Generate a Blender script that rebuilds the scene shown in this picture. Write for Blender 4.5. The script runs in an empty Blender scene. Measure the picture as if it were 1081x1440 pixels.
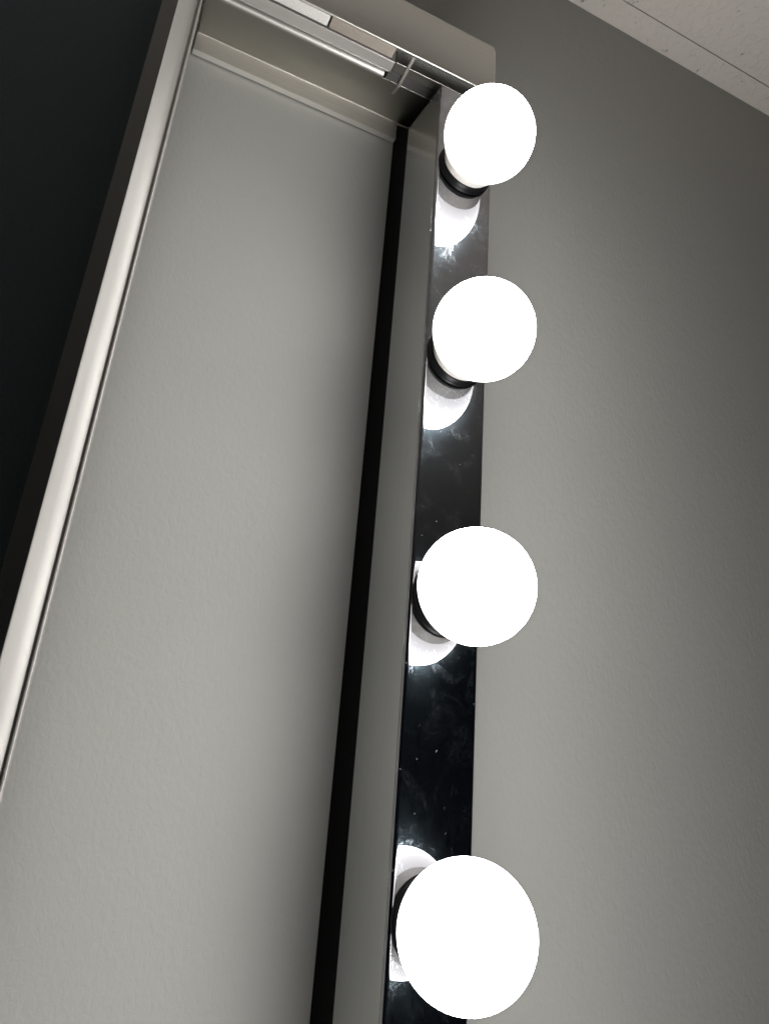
import bpy, bmesh, math, random
from mathutils import Matrix, Vector

random.seed(4)
S = 0.6            # metres per layout unit (wall stands one unit in front of the camera)
EYE = 1.35         # camera height above the floor
sc = bpy.context.scene
C = sc.collection

def P(x, y, z):
    return Vector((x * S, y * S, z * S + EYE))

# ------------------------------------------------------------------ helpers
def link(name, bm, mat, parent=None, smooth=False, mats=None):
    me = bpy.data.meshes.new(name)
    bmesh.ops.recalc_face_normals(bm, faces=bm.faces[:])
    bm.to_mesh(me); bm.free()
    for m in (mats or [mat]):
        me.materials.append(m)
    if smooth:
        for p in me.polygons: p.use_smooth = True
    o = bpy.data.objects.new(name, me); C.objects.link(o)
    if parent is not None:
        o.parent = parent
        o.matrix_parent_inverse = parent.matrix_world.inverted()
    return o

def tag(o, label=None, cat=None, group=None, kind=None):
    if label: o['label'] = label
    if cat: o['category'] = cat
    if group: o['group'] = group
    if kind: o['kind'] = kind
    return o

def empty(name, loc):
    o = bpy.data.objects.new(name, None); C.objects.link(o)
    o.location = loc; o.empty_display_size = 0.03
    bpy.context.view_layer.update()
    return o

def box(bm, x0, x1, y0, y1, z0, z1):
    vs = [bm.verts.new(P(x, y, z)) for x in (x0, x1) for y in (y0, y1) for z in (z0, z1)]
    for f in ((0,1,3,2),(4,6,7,5),(0,4,5,1),(2,3,7,6),(0,2,6,4),(1,5,7,3)):
        bm.faces.new([vs[i] for i in f])

def prism(bm, pts, a0, a1, axis):
    """closed profile swept straight: axis 'z' -> pts are (x,y); axis 'x' -> pts are (y,z)"""
    rings = []
    for a in (a0, a1):
        rings.append([bm.verts.new(P(p[0], p[1], a) if axis == 'z' else P(a, p[0], p[1])) for p in pts])
    n = len(pts)
    for i in range(n):
        j = (i + 1) % n
        bm.faces.new((rings[0][i], rings[0][j], rings[1][j], rings[1][i]))
    bm.faces.new(rings[0][::-1]); bm.faces.new(rings[1])

def arc(cx, cy, r, a0, a1, n):
    return [(cx + r * math.cos(math.radians(a0 + (a1 - a0) * i / n)),
             cy + r * math.sin(math.radians(a0 + (a1 - a0) * i / n))) for i in range(n + 1)]

def lathe(bm, prof, cx, cz, seg=96):
    """prof: (radius, y) list, turned about the wall normal through (cx, cz)"""
    rings = []
    for r, y in prof:
        if r < 1e-6:
            rings.append([bm.verts.new(P(cx, y, cz))])
        else:
            rings.append([bm.verts.new(P(cx + r * math.cos(2*math.pi*k/seg), y, cz + r * math.sin(2*math.pi*k/seg))) for k in range(seg)])
    for a, b in zip(rings[:-1], rings[1:]):
        for k in range(seg):
            l = (k + 1) % seg
            if len(a) == 1: bm.faces.new((a[0], b[k], b[l]))
            elif len(b) == 1: bm.faces.new((a[k], a[l], b[0]))
            else: bm.faces.new((a[k], a[l], b[l], b[k]))

def sharp(o, ang=35):
    me = o.data
    for p in me.polygons: p.use_smooth = True
    bm = bmesh.new(); bm.from_mesh(me)
    for e in bm.edges:
        if len(e.link_faces) == 2 and e.calc_face_angle(0) > math.radians(ang): e.smooth = False
    bm.to_mesh(me); bm.free()
    return o

def bevel(o, w, seg=2):
    m = o.modifiers.new('edge', 'BEVEL'); m.width = w; m.segments = seg
    m.limit_method = 'ANGLE'; m.angle_limit = math.radians(40); m.harden_normals = True
    for p in o.data.polygons: p.use_smooth = True
    return o

# ------------------------------------------------------------------ materials
class NT:
    def __init__(s, name):
        s.m = bpy.data.materials.new(name); s.m.use_nodes = True
        s.t = s.m.node_tree; s.t.nodes.clear()
        s.out = s.n('ShaderNodeOutputMaterial')
    def n(s, typ, **kw):
        nd = s.t.nodes.new(typ)
        for k, v in kw.items():
            if k in nd.inputs.keys() if hasattr(nd.inputs, 'keys') else False: nd.inputs[k].default_value = v
            else: setattr(nd, k, v)
        return nd
    def l(s, a, b): s.t.links.new(a, b)
    def coord(s, scale=(1,1,1), loc=(0,0,0)):
        g = s.n('ShaderNodeNewGeometry'); mp = s.n('ShaderNodeMapping')
        mp.inputs['Scale'].default_value = scale; mp.inputs['Location'].default_value = loc
        s.l(g.outputs['Position'], mp.inputs['Vector']); return mp.outputs['Vector']
    def noise(s, vec, scale, detail=4, rough=.5, dist=0):
        nd = s.n('ShaderNodeTexNoise')
        nd.inputs['Scale'].default_value = scale; nd.inputs['Detail'].default_value = detail
        nd.inputs['Roughness'].default_value = rough; nd.inputs['Distortion'].default_value = dist
        s.l(vec, nd.inputs['Vector']); return nd.outputs['Fac']
    def ramp(s, fac, stops):
        nd = s.n('ShaderNodeValToRGB'); cr = nd.color_ramp
        while len(cr.elements) < len(stops): cr.elements.new(.5)
        for e, (p, c) in zip(cr.elements, stops):
            e.position = p; e.color = (c, c, c, 1) if not isinstance(c, tuple) else (*c, 1)
        s.l(fac, nd.inputs['Fac']); return nd.outputs['Color']
    def math(s, op, a, b=None):
        nd = s.n('ShaderNodeMath'); nd.operation = op
        for i, v in enumerate((a, b)):
            if v is None: continue
            if isinstance(v, (int, float)): nd.inputs[i].default_value = v
            else: s.l(v, nd.inputs[i])
        return nd.outputs[0]
    def bump(s, h, strength, dist, prev=None):
        nd = s.n('ShaderNodeBump'); nd.inputs['Strength'].default_value = strength; nd.inputs['Distance'].default_value = dist
        s.l(h, nd.inputs['Height'])
        if prev is not None: s.l(prev, nd.inputs['Normal'])
        return nd.outputs['Normal']
    def bsdf(s, col, rough, metal=0, **kw):
        b = s.n('ShaderNodeBsdfPrincipled')
        if isinstance(col, tuple): b.inputs['Base Color'].default_value = (*col, 1)
        else: s.l(col, b.inputs['Base Color'])
        if isinstance(rough, (int, float)): b.inputs['Roughness'].default_value = rough
        else: s.l(rough, b.inputs['Roughness'])
        b.inputs['Metallic'].default_value = metal
        for k, v in kw.items():
            b.inputs[k].default_value = v
        return b
    def done(s, sh):
        s.l(sh, s.out.inputs['Surface']); return s.m

def mat_wall():
    t = NT('wall_paint'); v = t.coord()
    big = t.noise(v, 3.0, 3, .5)
    col = t.ramp(big, [(.3, (.408, .409, .387)), (.7, (.430, .431, .408))])
    b = t.bsdf(col, .55)
    b.inputs['Specular IOR Level'].default_value = .35
    vs = t.coord((1, 1, .55))
    peel = t.noise(vs, 230, 3, .55, .6)
    fine = t.noise(v, 900, 2, .5)
    wave = t.noise(v, 26, 2, .5)
    n = t.bump(wave, .25, .0016)
    n = t.bump(peel, .45, .0009, n)
    n = t.bump(fine, .25, .0003, n)
    t.l(n, b.inputs['Normal'])
    return t.done(b.outputs[0])

def mat_ceiling():
    t = NT('ceiling_plaster'); v = t.coord()
    pit = t.noise(v, 60, 5, .65, .5)
    pm = t.ramp(pit, [(.30, 0.0), (.36, 1.0)])
    speck = t.noise(v, 330, 3, .6)
    col = t.ramp(pm, [(0, (.45, .40, .35)), (1, (.92, .86, .79))])
    b = t.bsdf(col, .85)
    lump = t.noise(v, 85, 5, .62, .4)
    lm = t.ramp(lump, [(.50, 0.0), (.62, 1.0)])
    n = t.bump(lm, .35, .002)
    n = t.bump(pm, .6, .002, n)
    n = t.bump(speck, .4, .0008, n)
    t.l(n, b.inputs['Normal'])
    return t.done(b.outputs[0])

def mat_brushed(name, col, rough, stretch, aniso=0.0, strength=.12):
    t = NT(name)
    v = t.coord(stretch)
    g = t.noise(v, 1, 3, .6)
    r = t.math('ADD', t.math('MULTIPLY', g, .16), rough - .08)
    cl = t.ramp(g, [(.25, tuple(c * .93 for c in col)), (.75, tuple(min(1, c * 1.05) for c in col))])
    b = t.bsdf(cl, r, 1.0)
    t.l(t.bump(g, strength, .0003), b.inputs['Normal'])
    if aniso:
        b.inputs['Anisotropic'].default_value = aniso
    return t.done(b.outputs[0])

def mat_plain(name, col, rough, metal=0, bumpy=0, scale=400, spec=.5):
    t = NT(name); v = t.coord()
    n = t.noise(v, scale, 3, .6)
    cl = t.ramp(n, [(.3, tuple(c * .92 for c in col)), (.7, tuple(min(1, c * 1.06) for c in col))])
    b = t.bsdf(cl, rough, metal)
    b.inputs['Specular IOR Level'].default_value = spec
    if bumpy: t.l(t.bump(n, bumpy, .0003), b.inputs['Normal'])
    return t.done(b.outputs[0])

def mat_globe():
    t = NT('lit_globe')
    # frosted diffuser emits less near the housing; drop exaggerated to dim wall and reflections
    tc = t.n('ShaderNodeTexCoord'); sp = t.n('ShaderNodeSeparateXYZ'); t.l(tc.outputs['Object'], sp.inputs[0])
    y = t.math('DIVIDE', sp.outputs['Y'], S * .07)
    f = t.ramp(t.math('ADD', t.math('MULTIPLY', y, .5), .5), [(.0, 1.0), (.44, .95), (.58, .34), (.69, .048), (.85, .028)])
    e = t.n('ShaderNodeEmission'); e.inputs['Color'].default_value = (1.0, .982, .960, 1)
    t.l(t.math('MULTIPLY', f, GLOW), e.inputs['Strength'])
    return t.done(e.outputs[0])

GLOW = 67.0
BZ = [0.971, 0.612, 0.2528, -0.1030, -0.4655, -0.8245]     # bulb heights (layout units)
BX, BY, BR, PY = 0.4288, 0.7175, 0.0690, 0.795

def mat_plate():
    """polished dark chrome: a thin greasy film full of fine wiping marks, scratches and dust"""
    t = NT('polished_chrome_plate')
    v = t.coord()
    # curly hair-thin wipe marks : isolines of distorted noise
    def lines(vec, scale, dist, lvl, w, det=2):
        a = t.noise(vec, scale, det, .5, dist)
        return t.ramp(t.math('ABSOLUTE', t.math('SUBTRACT', a, lvl)), [(.0, 1.0), (w, 0.0)])
    curl = t.math('MAXIMUM', lines(v, 70, 2.6, .5, .014), lines(t.coord((1.7, 1, .6)), 120, 1.6, .47, .016))
    curl = t.math('MAXIMUM', curl, lines(t.coord((.8, 1, 1.5)), 160, 2.2, .53, .016))
    patch = t.ramp(t.noise(v, 38, 4, .65, .8), [(.50, 0.0), (.61, 1.0)])
    wisps = t.math('MULTIPLY', curl, patch)
    # dark drag marks where the film was rubbed off
    rub = t.ramp(t.noise(t.coord((1.8, 1, .35)), 330, 3, .6, .3), [(.60, 1.0), (.66, .25)])
    film = t.math('MULTIPLY', t.ramp(t.noise(v, 22, 5, .65, .8), [(.30, .25), (.70, 1.0)]), rub)
    # sparse dust
    vo = t.n('ShaderNodeTexVoronoi'); vo.inputs['Scale'].default_value = 165
    t.l(v, vo.inputs['Vector'])
    pick = t.n('ShaderNodeSeparateColor'); t.l(vo.outputs['Color'], pick.inputs[0])
    sz = t.math('MULTIPLY', pick.outputs[1], .10)
    dust = t.math('MULTIPLY', t.math('LESS_THAN', vo.outputs['Distance'], sz), t.math('GREATER_THAN', pick.outputs[0], .80))
    fib = t.math('MULTIPLY', lines(v, 200, 1.0, .5, .006, 1), t.ramp(t.noise(v, 130, 2, .5), [(.66, 0.0), (.68, 1.0)]))
    dust = t.math('MAXIMUM', dust, fib)
    metal = t.bsdf((.34, .335, .35), .03, 1.0)
    t.l(t.bump(t.noise(v, 12, 2, .5), .05, .001), metal.inputs['Normal'])
    g1 = t.bsdf((.50, .66, .78), .27, 1.0)
    m1 = t.n('ShaderNodeMixShader'); t.l(t.math('MULTIPLY', film, FILM), m1.inputs[0])
    t.l(metal.outputs[0], m1.inputs[1]); t.l(g1.outputs[0], m1.inputs[2])
    g2 = t.bsdf((.78, .88, .97), .20, 1.0)
    m2 = t.n('ShaderNodeMixShader'); t.l(t.math('MULTIPLY', wisps, WISP), m2.inputs[0])
    t.l(m1.outputs[0], m2.inputs[1]); t.l(g2.outputs[0], m2.inputs[2])
    d = t.n('ShaderNodeBsdfDiffuse'); d.inputs['Color'].default_value = (.5, .5, .5, 1)
    m3 = t.n('ShaderNodeMixShader'); t.l(t.math('MULTIPLY', dust, .3), m3.inputs[0])
    t.l(m2.outputs[0], m3.inputs[1]); t.l(d.outputs[0], m3.inputs[2])
    return t.done(m3.outputs[0])

FILM, WISP = .048, .60
WALL, CEIL = mat_wall(), mat_ceiling()
ALU_V = mat_brushed('brushed_aluminium_upright', (.50, .50, .495), .17, (900, 900, 4), 0, .02)
ALU_RAIL = mat_brushed('satin_aluminium_rail', (.43, .418, .400), .60, (500, 500, 4), 0, .05)
ALU_H = mat_brushed('brushed_aluminium_level', (.52, .51, .48), .36, (6, 900, 900))
ALU_LIP = mat_brushed('bright_aluminium_edge', (.70, .68, .64), .42, (3, 250, 250), 0, .02)
SOFFIT = mat_brushed('olive_grey_soffit', (.35, .345, .31), .36, (6, 900, 900), 0, .05)
ALU_DIM = mat_brushed('satin_aluminium_strip', (.50, .488, .468), .54, (3, 400, 400), 0, .02)
GREYR = mat_plain('dark_grey_channel', (.045, .044, .044), .5)
ALU_SOFT = mat_brushed('satin_aluminium_lip', (.82, .79, .75), .55, (3, 400, 400), 0, .03)
PLATE = mat_plate()
BLACK = mat_plain('black_plastic', (.005, .005, .006), .38, 0, .1, spec=.22)
MATTB = mat_plain('matt_black_housing', (.0025, .0025, .003), .7, spec=.06)
DARKW = mat_plain('dark_teal_wall', (.155, .20, .215), .7, 0, .2, 300, .2)
WHITE = mat_plain('white_plastic', (.80, .775, .73), .45, 0, .05)
TAUPE = mat_plain('taupe_plastic', (.20, .175, .15), .5, 0, .1, 200)
LENS = mat_plain('frosted_lens', (.50, .49, .465), .5)
GLOBE = mat_globe()

# ------------------------------------------------------------------ setting
bm = bmesh.new(); box(bm, -.040, 5.0, 1.0, 1.2, -EYE / S, 2.1)
tag(link('wall', bm, WALL), kind='structure')
bm = bmesh.new(); box(bm, -4.5, -.0405, 1.0, 1.2, -EYE / S, 2.1)  # wall section left of the rail, darker teal than the rest
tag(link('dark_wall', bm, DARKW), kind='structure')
ZC = 1.945
bm = bmesh.new()
box(bm, -4.5, 5.0, .9375, .9995, ZC, ZC + .05)
box(bm, -4.5, 5.0, -7.0, .9350, ZC + .0006, ZC + .05)
box(bm, -4.5, 5.0, .9340, .9385, ZC + .012, ZC + .045)
tag(link('ceiling', bm, CEIL), kind='structure')

# ------------------------------------------------------------------ light bar
XL, XR, ZT, ZB = 0.380, 0.4815, 1.140, -1.05
bar = empty('vanity_light_bar', P((XL + XR) / 2, 1.0, ZB))
tag(bar, 'upright light strip with chrome face, brushed side and a column of lit round bulbs', 'light fixture')
# brushed side channel (open box: two sides, a top and a bottom cap)
bm = bmesh.new()
th = .0011
prof = [(.8022, ZB), (.925, ZB), (.925, ZT + .034), (.8022, ZT)]
prism(bm, prof, XL, XL + th, 'x'); prism(bm, prof, XR - th, XR, 'x')
prism(bm, [(.8010, ZT - .004), (.9248, ZT + .0295), (.9248, ZT + .0335), (.8010, ZT)], XL + th + .0001, XR - th - .0001, 'x')
box(bm, XL + th + .0001, XR - th - .0001, .8010, .9248, ZB, ZB + .004)
bevel(link('side_channel', bm, ALU_V, bar), .00012)
# black backbox between the channel and the wall
bm = bmesh.new(); prism(bm, [(.9255, ZB), (.9995, ZB), (.9995, 1.262), (.9255, ZT + .0345)], XL + .0006, XR - .0006, 'x')
link('back_box', bm, MATTB, bar)
# polished face plate with rolled long edges
r = .0060
pts = arc(XL + .0002 + r, PY + r, r, 180, 270, 10) + arc(XR - .0002 - r, PY + r, r, 270, 360, 10)
pts += [(XR - .0002, .8018), (XR - .0013, .8018), (XR - .0013, .812), (XL + .0013, .812), (XL + .0013, .8018), (XL + .0002, .8018)]
bm = bmesh.new(); prism(bm, pts, ZB + .001, ZT - .0008, 'z')
sharp(link('face_plate', bm, PLATE, bar), 50)
def make_bulb(z):
    bm = bmesh.new()
    prof = [(.0400, PY - .0002), (.0455, PY - .0002), (.0470, PY - .0014), (.0470, PY - .0045), (.0462, PY - .0056), (.0452, PY - .0062),
            (.0448, PY - .0090), (.0438, PY - .0112), (.0425, PY - .0122), (.0412, PY - .0122), (.0402, PY - .0112), (.0400, PY - .0030)]
    lathe(bm, prof + [prof[0]], BX, z)
    ring = sharp(link('socket_ring', bm, BLACK, bar), 40)
    # globe: frosted ball, open at the back where the housing starts
    bm = bmesh.new()
    back = .048
    a1 = math.degrees(math.acos(back / BR))
    prof = []
    for i in range(49):
        a = math.radians(180 - (180 - a1) * i / 48)       # 180 = front pole
        prof.append((max(0.0, BR * math.sin(a)) if i else 0.0, BR * math.cos(a)))
    me_prof = [(rr, BY + yy) for rr, yy in prof]
    lathe(bm, me_prof, BX, z)
    bmesh.ops.translate(bm, verts=bm.verts[:], vec=-P(BX, BY, z))
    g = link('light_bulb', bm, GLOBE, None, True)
    g.location = P(BX, BY, z); bpy.context.view_layer.update()
    g.parent = bar; g.matrix_parent_inverse = bar.matrix_world.inverted()
    # white housing between globe and socket
    bm = bmesh.new()
    rr = me_prof[-1][0]; yy = me_prof[-1][1]
    pr = [(rr - .003, yy - .001), (rr + .0006, yy + .0002), (rr + .0006, yy + .0016), (rr - .0008, yy + .0040), (.0462, yy + .009), (.0432, yy + .015), (.0405, PY - .0095), (.0390, PY - .002), (.0300, PY - .002)]
    lathe(bm, pr, BX, z)
    h = sharp(link('bulb_housing', bm, WHITE, None), 40)
    bpy.context.view_layer.update()
    h.parent = g; h.matrix_parent_inverse = g.matrix_world.inverted()
    return ring, g, h

bpy.context.view_layer.update()
for z in BZ: make_bulb(z)

# ------------------------------------------------------------------ aluminium frame (left rail and header)
fr = empty('mirror_frame', P(-.04, 1.0, ZB))
tag(fr, 'empty brushed aluminium mirror frame: sloping left rail and deep box header above the bare wall', 'frame')
RL, RR = -.067, -.012
# left rail, profile in plan (x, y): flat front, hollow cove facing the bulbs, thin raised lip by the wall
cove = []
x0, y0, x1, y1 = -.0440, .8035, -.0185, .9180
yy = y0
for i in range(25):
    u = i / 24
    cove.append((x0 + (x1 - x0) * u, yy))
    k = min(1, max(0, (u - .22) / .78)) ** 1.2
    yy += (x1 - x0) / 24 * (1.60 - 1.47 * k)
pts = [(RL, .830), (RL + .0003, .8215), (-.0452, .8003), (-.0446, .8003), (-.0442, .8012)] + cove
yl = cove[-1][1]
pts += [(-.0183, yl - .0012), (-.0174, yl - .0018), (-.0160, yl - .0016), (-.0150, yl - .0005), (-.0148, .9480), (-.0600, .9480), (-.0600, .9400), (RL, .9400)]
bm = bmesh.new(); prism(bm, pts, ZB, 1.40, 'z')
sharp(link('side_rail', bm, ALU_RAIL, fr), 28)
bm = bmesh.new(); box(bm, -.058, -.0165, .9485, .9995, ZB, 1.40)
link('rail_spacer', bm, MATTB, fr)

# header
ZH, ZHT = 1.177, 1.297
HX0, HX1 = -.0115, XR
bm = bmesh.new()
# fascia with a thin rolled bottom edge
pts = [(.7950, ZH + .0040), (.7942, ZH + .0028), (.7940, ZH + .0010), (.7950, ZH - .0002), (.7975, ZH - .0004), (.7990, ZH + .0010), (.7990, ZHT), (.7950, ZHT)]
prism(bm, pts, HX0, HX1, 'x')
box(bm, HX0, HX1, .7992, .9600, ZHT - .004, ZHT - .0002)
header = bevel(link('header', bm, ALU_H, fr), .0004)
# underside plate (behind the slot) and the step above the seam line
bm = bmesh.new()
ZU = ZH + .003
prism(bm, [(.8590, ZU), (.9845, 1.2500), (.9845, 1.2550), (.8590, ZU + .005)], HX0, HX1 - .003, 'x')
u = bevel(link('soffit_plate', bm, SOFFIT, None), .0004)
def sub(o, par):
    bpy.context.view_layer.update(); o.parent = par; o.matrix_parent_inverse = par.matrix_world.inverted(); return o
sub(u, header)
# dark channel floor in the recess and its two long walls
bm = bmesh.new()
box(bm, HX0, HX1 - .003, .7992, .8533, ZH + .030, ZH + .034)
sub(link('recess', bm, GREYR, None), header)
# carrier strip with round bead, ending short of the corner
XE = .297
bm = bmesh.new()
box(bm, HX0, XE + .006, .8215, .8405, ZH - .0005, ZH + .0300)
box(bm, HX0, XE + .003, .8412, .8440, ZH + .0005, ZH + .0300)
sub(bevel(link('carrier_strip', bm, ALU_DIM, None), .0004), header)
bm = bmesh.new()
prism(bm, [(.8445, ZH + .012)] + [(y, z) for y, z in arc(.8515, ZH + .0025, .0068, 180, 360, 16)] + [(.8585, ZH + .012)], HX0, XE - .003, 'x')
sub(sharp(link('bead', bm, ALU_DIM, None), 40), header)
# dark continuation strip beyond the carrier
bm = bmesh.new()
box(bm, XE + .008, HX1 - .003, .8225, .8400, ZH + .003, ZH + .0300)
sub(bevel(link('corner_strip', bm, SOFFIT, None), .0004), header)
bm = bmesh.new()
box(bm, XE + .004, HX1 - .003, .8415, .8588, ZH + .005, ZH + .0300)
sub(link('corner_filler', bm, GREYR, None), header)
# things in the slot: white lens, taupe cover
bm = bmesh.new(); box(bm, HX0, .1775, .8005, .8195, ZH + .0020, ZH + .0290)
sub(bevel(link('white_lens', bm, LENS, None), .0012, 3), header)
bm = bmesh.new(); box(bm, .1810, .2950, .8000, .8205, ZH + .0035, ZH + .0290)
sub(bevel(link('slot_cover', bm, TAUPE, None), .0006), header)
# bracket fin across the underside
bm = bmesh.new(); prism(bm, [(.7995, ZH - .0005), (.8600, ZH - .0005), (.8860, ZH + .012), (.8860, ZH + .016), (.7995, ZH + .0020)], .3250, .3300, 'x')
sub(link('bracket', bm, ALU_LIP, None), header)
# lip hanging at the back of the header
bm = bmesh.new()
prism(bm, [(.9850, 1.2085), (.9960, 1.2085), (.9960, 1.2550), (.9850, 1.2550)], HX0 - .001, XL - .0005, 'x')
lp = sub(link('rear_lip', bm, ALU_SOFT, None), header)
bm = bmesh.new(); prism(bm, arc(.9838, 1.2502, .0013, 0, 330, 11), HX0, XL - .010, 'x')
sub(sharp(link('lip_bead', bm, ALU_LIP, None), 60), fr)
# right end cap: thin plate standing proud of the box
bm = bmesh.new(); box(bm, HX1 + .0008, HX1 + .0032, .7965, .9600, ZH - .004, ZHT - .006)
sub(bevel(link('end_cap', bm, ALU_LIP, None), .0004), header)

# ------------------------------------------------------------------ camera
cam_d = bpy.data.cameras.new('camera'); cam = bpy.data.objects.new('camera', cam_d); C.objects.link(cam)
cam_d.sensor_fit = 'VERTICAL'; cam_d.sensor_height = 36; cam_d.lens = 26.0
cam_d.clip_start = .01; cam_d.clip_end = 50
R = Matrix(((0.90546, -0.22066, -0.362561), (-0.417889, -0.314083, -0.852479), (0.074234, 0.923396, -0.376601)))
cam.matrix_world = Matrix.Translation(P(0, 0, 0)) @ R.to_4x4()
sc.camera = cam

# ------------------------------------------------------------------ dim room light
w = bpy.data.worlds.new('World'); sc.world = w; w.use_nodes = True
bg = w.node_tree.nodes['Background']
bg.inputs['Color'].default_value = (.55, .70, 1.0, 1); bg.inputs['Strength'].default_value = .006

sc.view_settings.view_transform = 'Standard'
try: sc.view_settings.look = 'None'
except Exception: pass
sc.view_settings.exposure = 0.0; sc.view_settings.gamma = 1.0
sc.view_settings.use_curve_mapping = False
sc.cycles.max_bounces = 10; sc.cycles.diffuse_bounces = 5; sc.cycles.glossy_bounces = 6
sc.cycles.sample_clamp_indirect = 4.0
sc.cycles.use_denoising = True
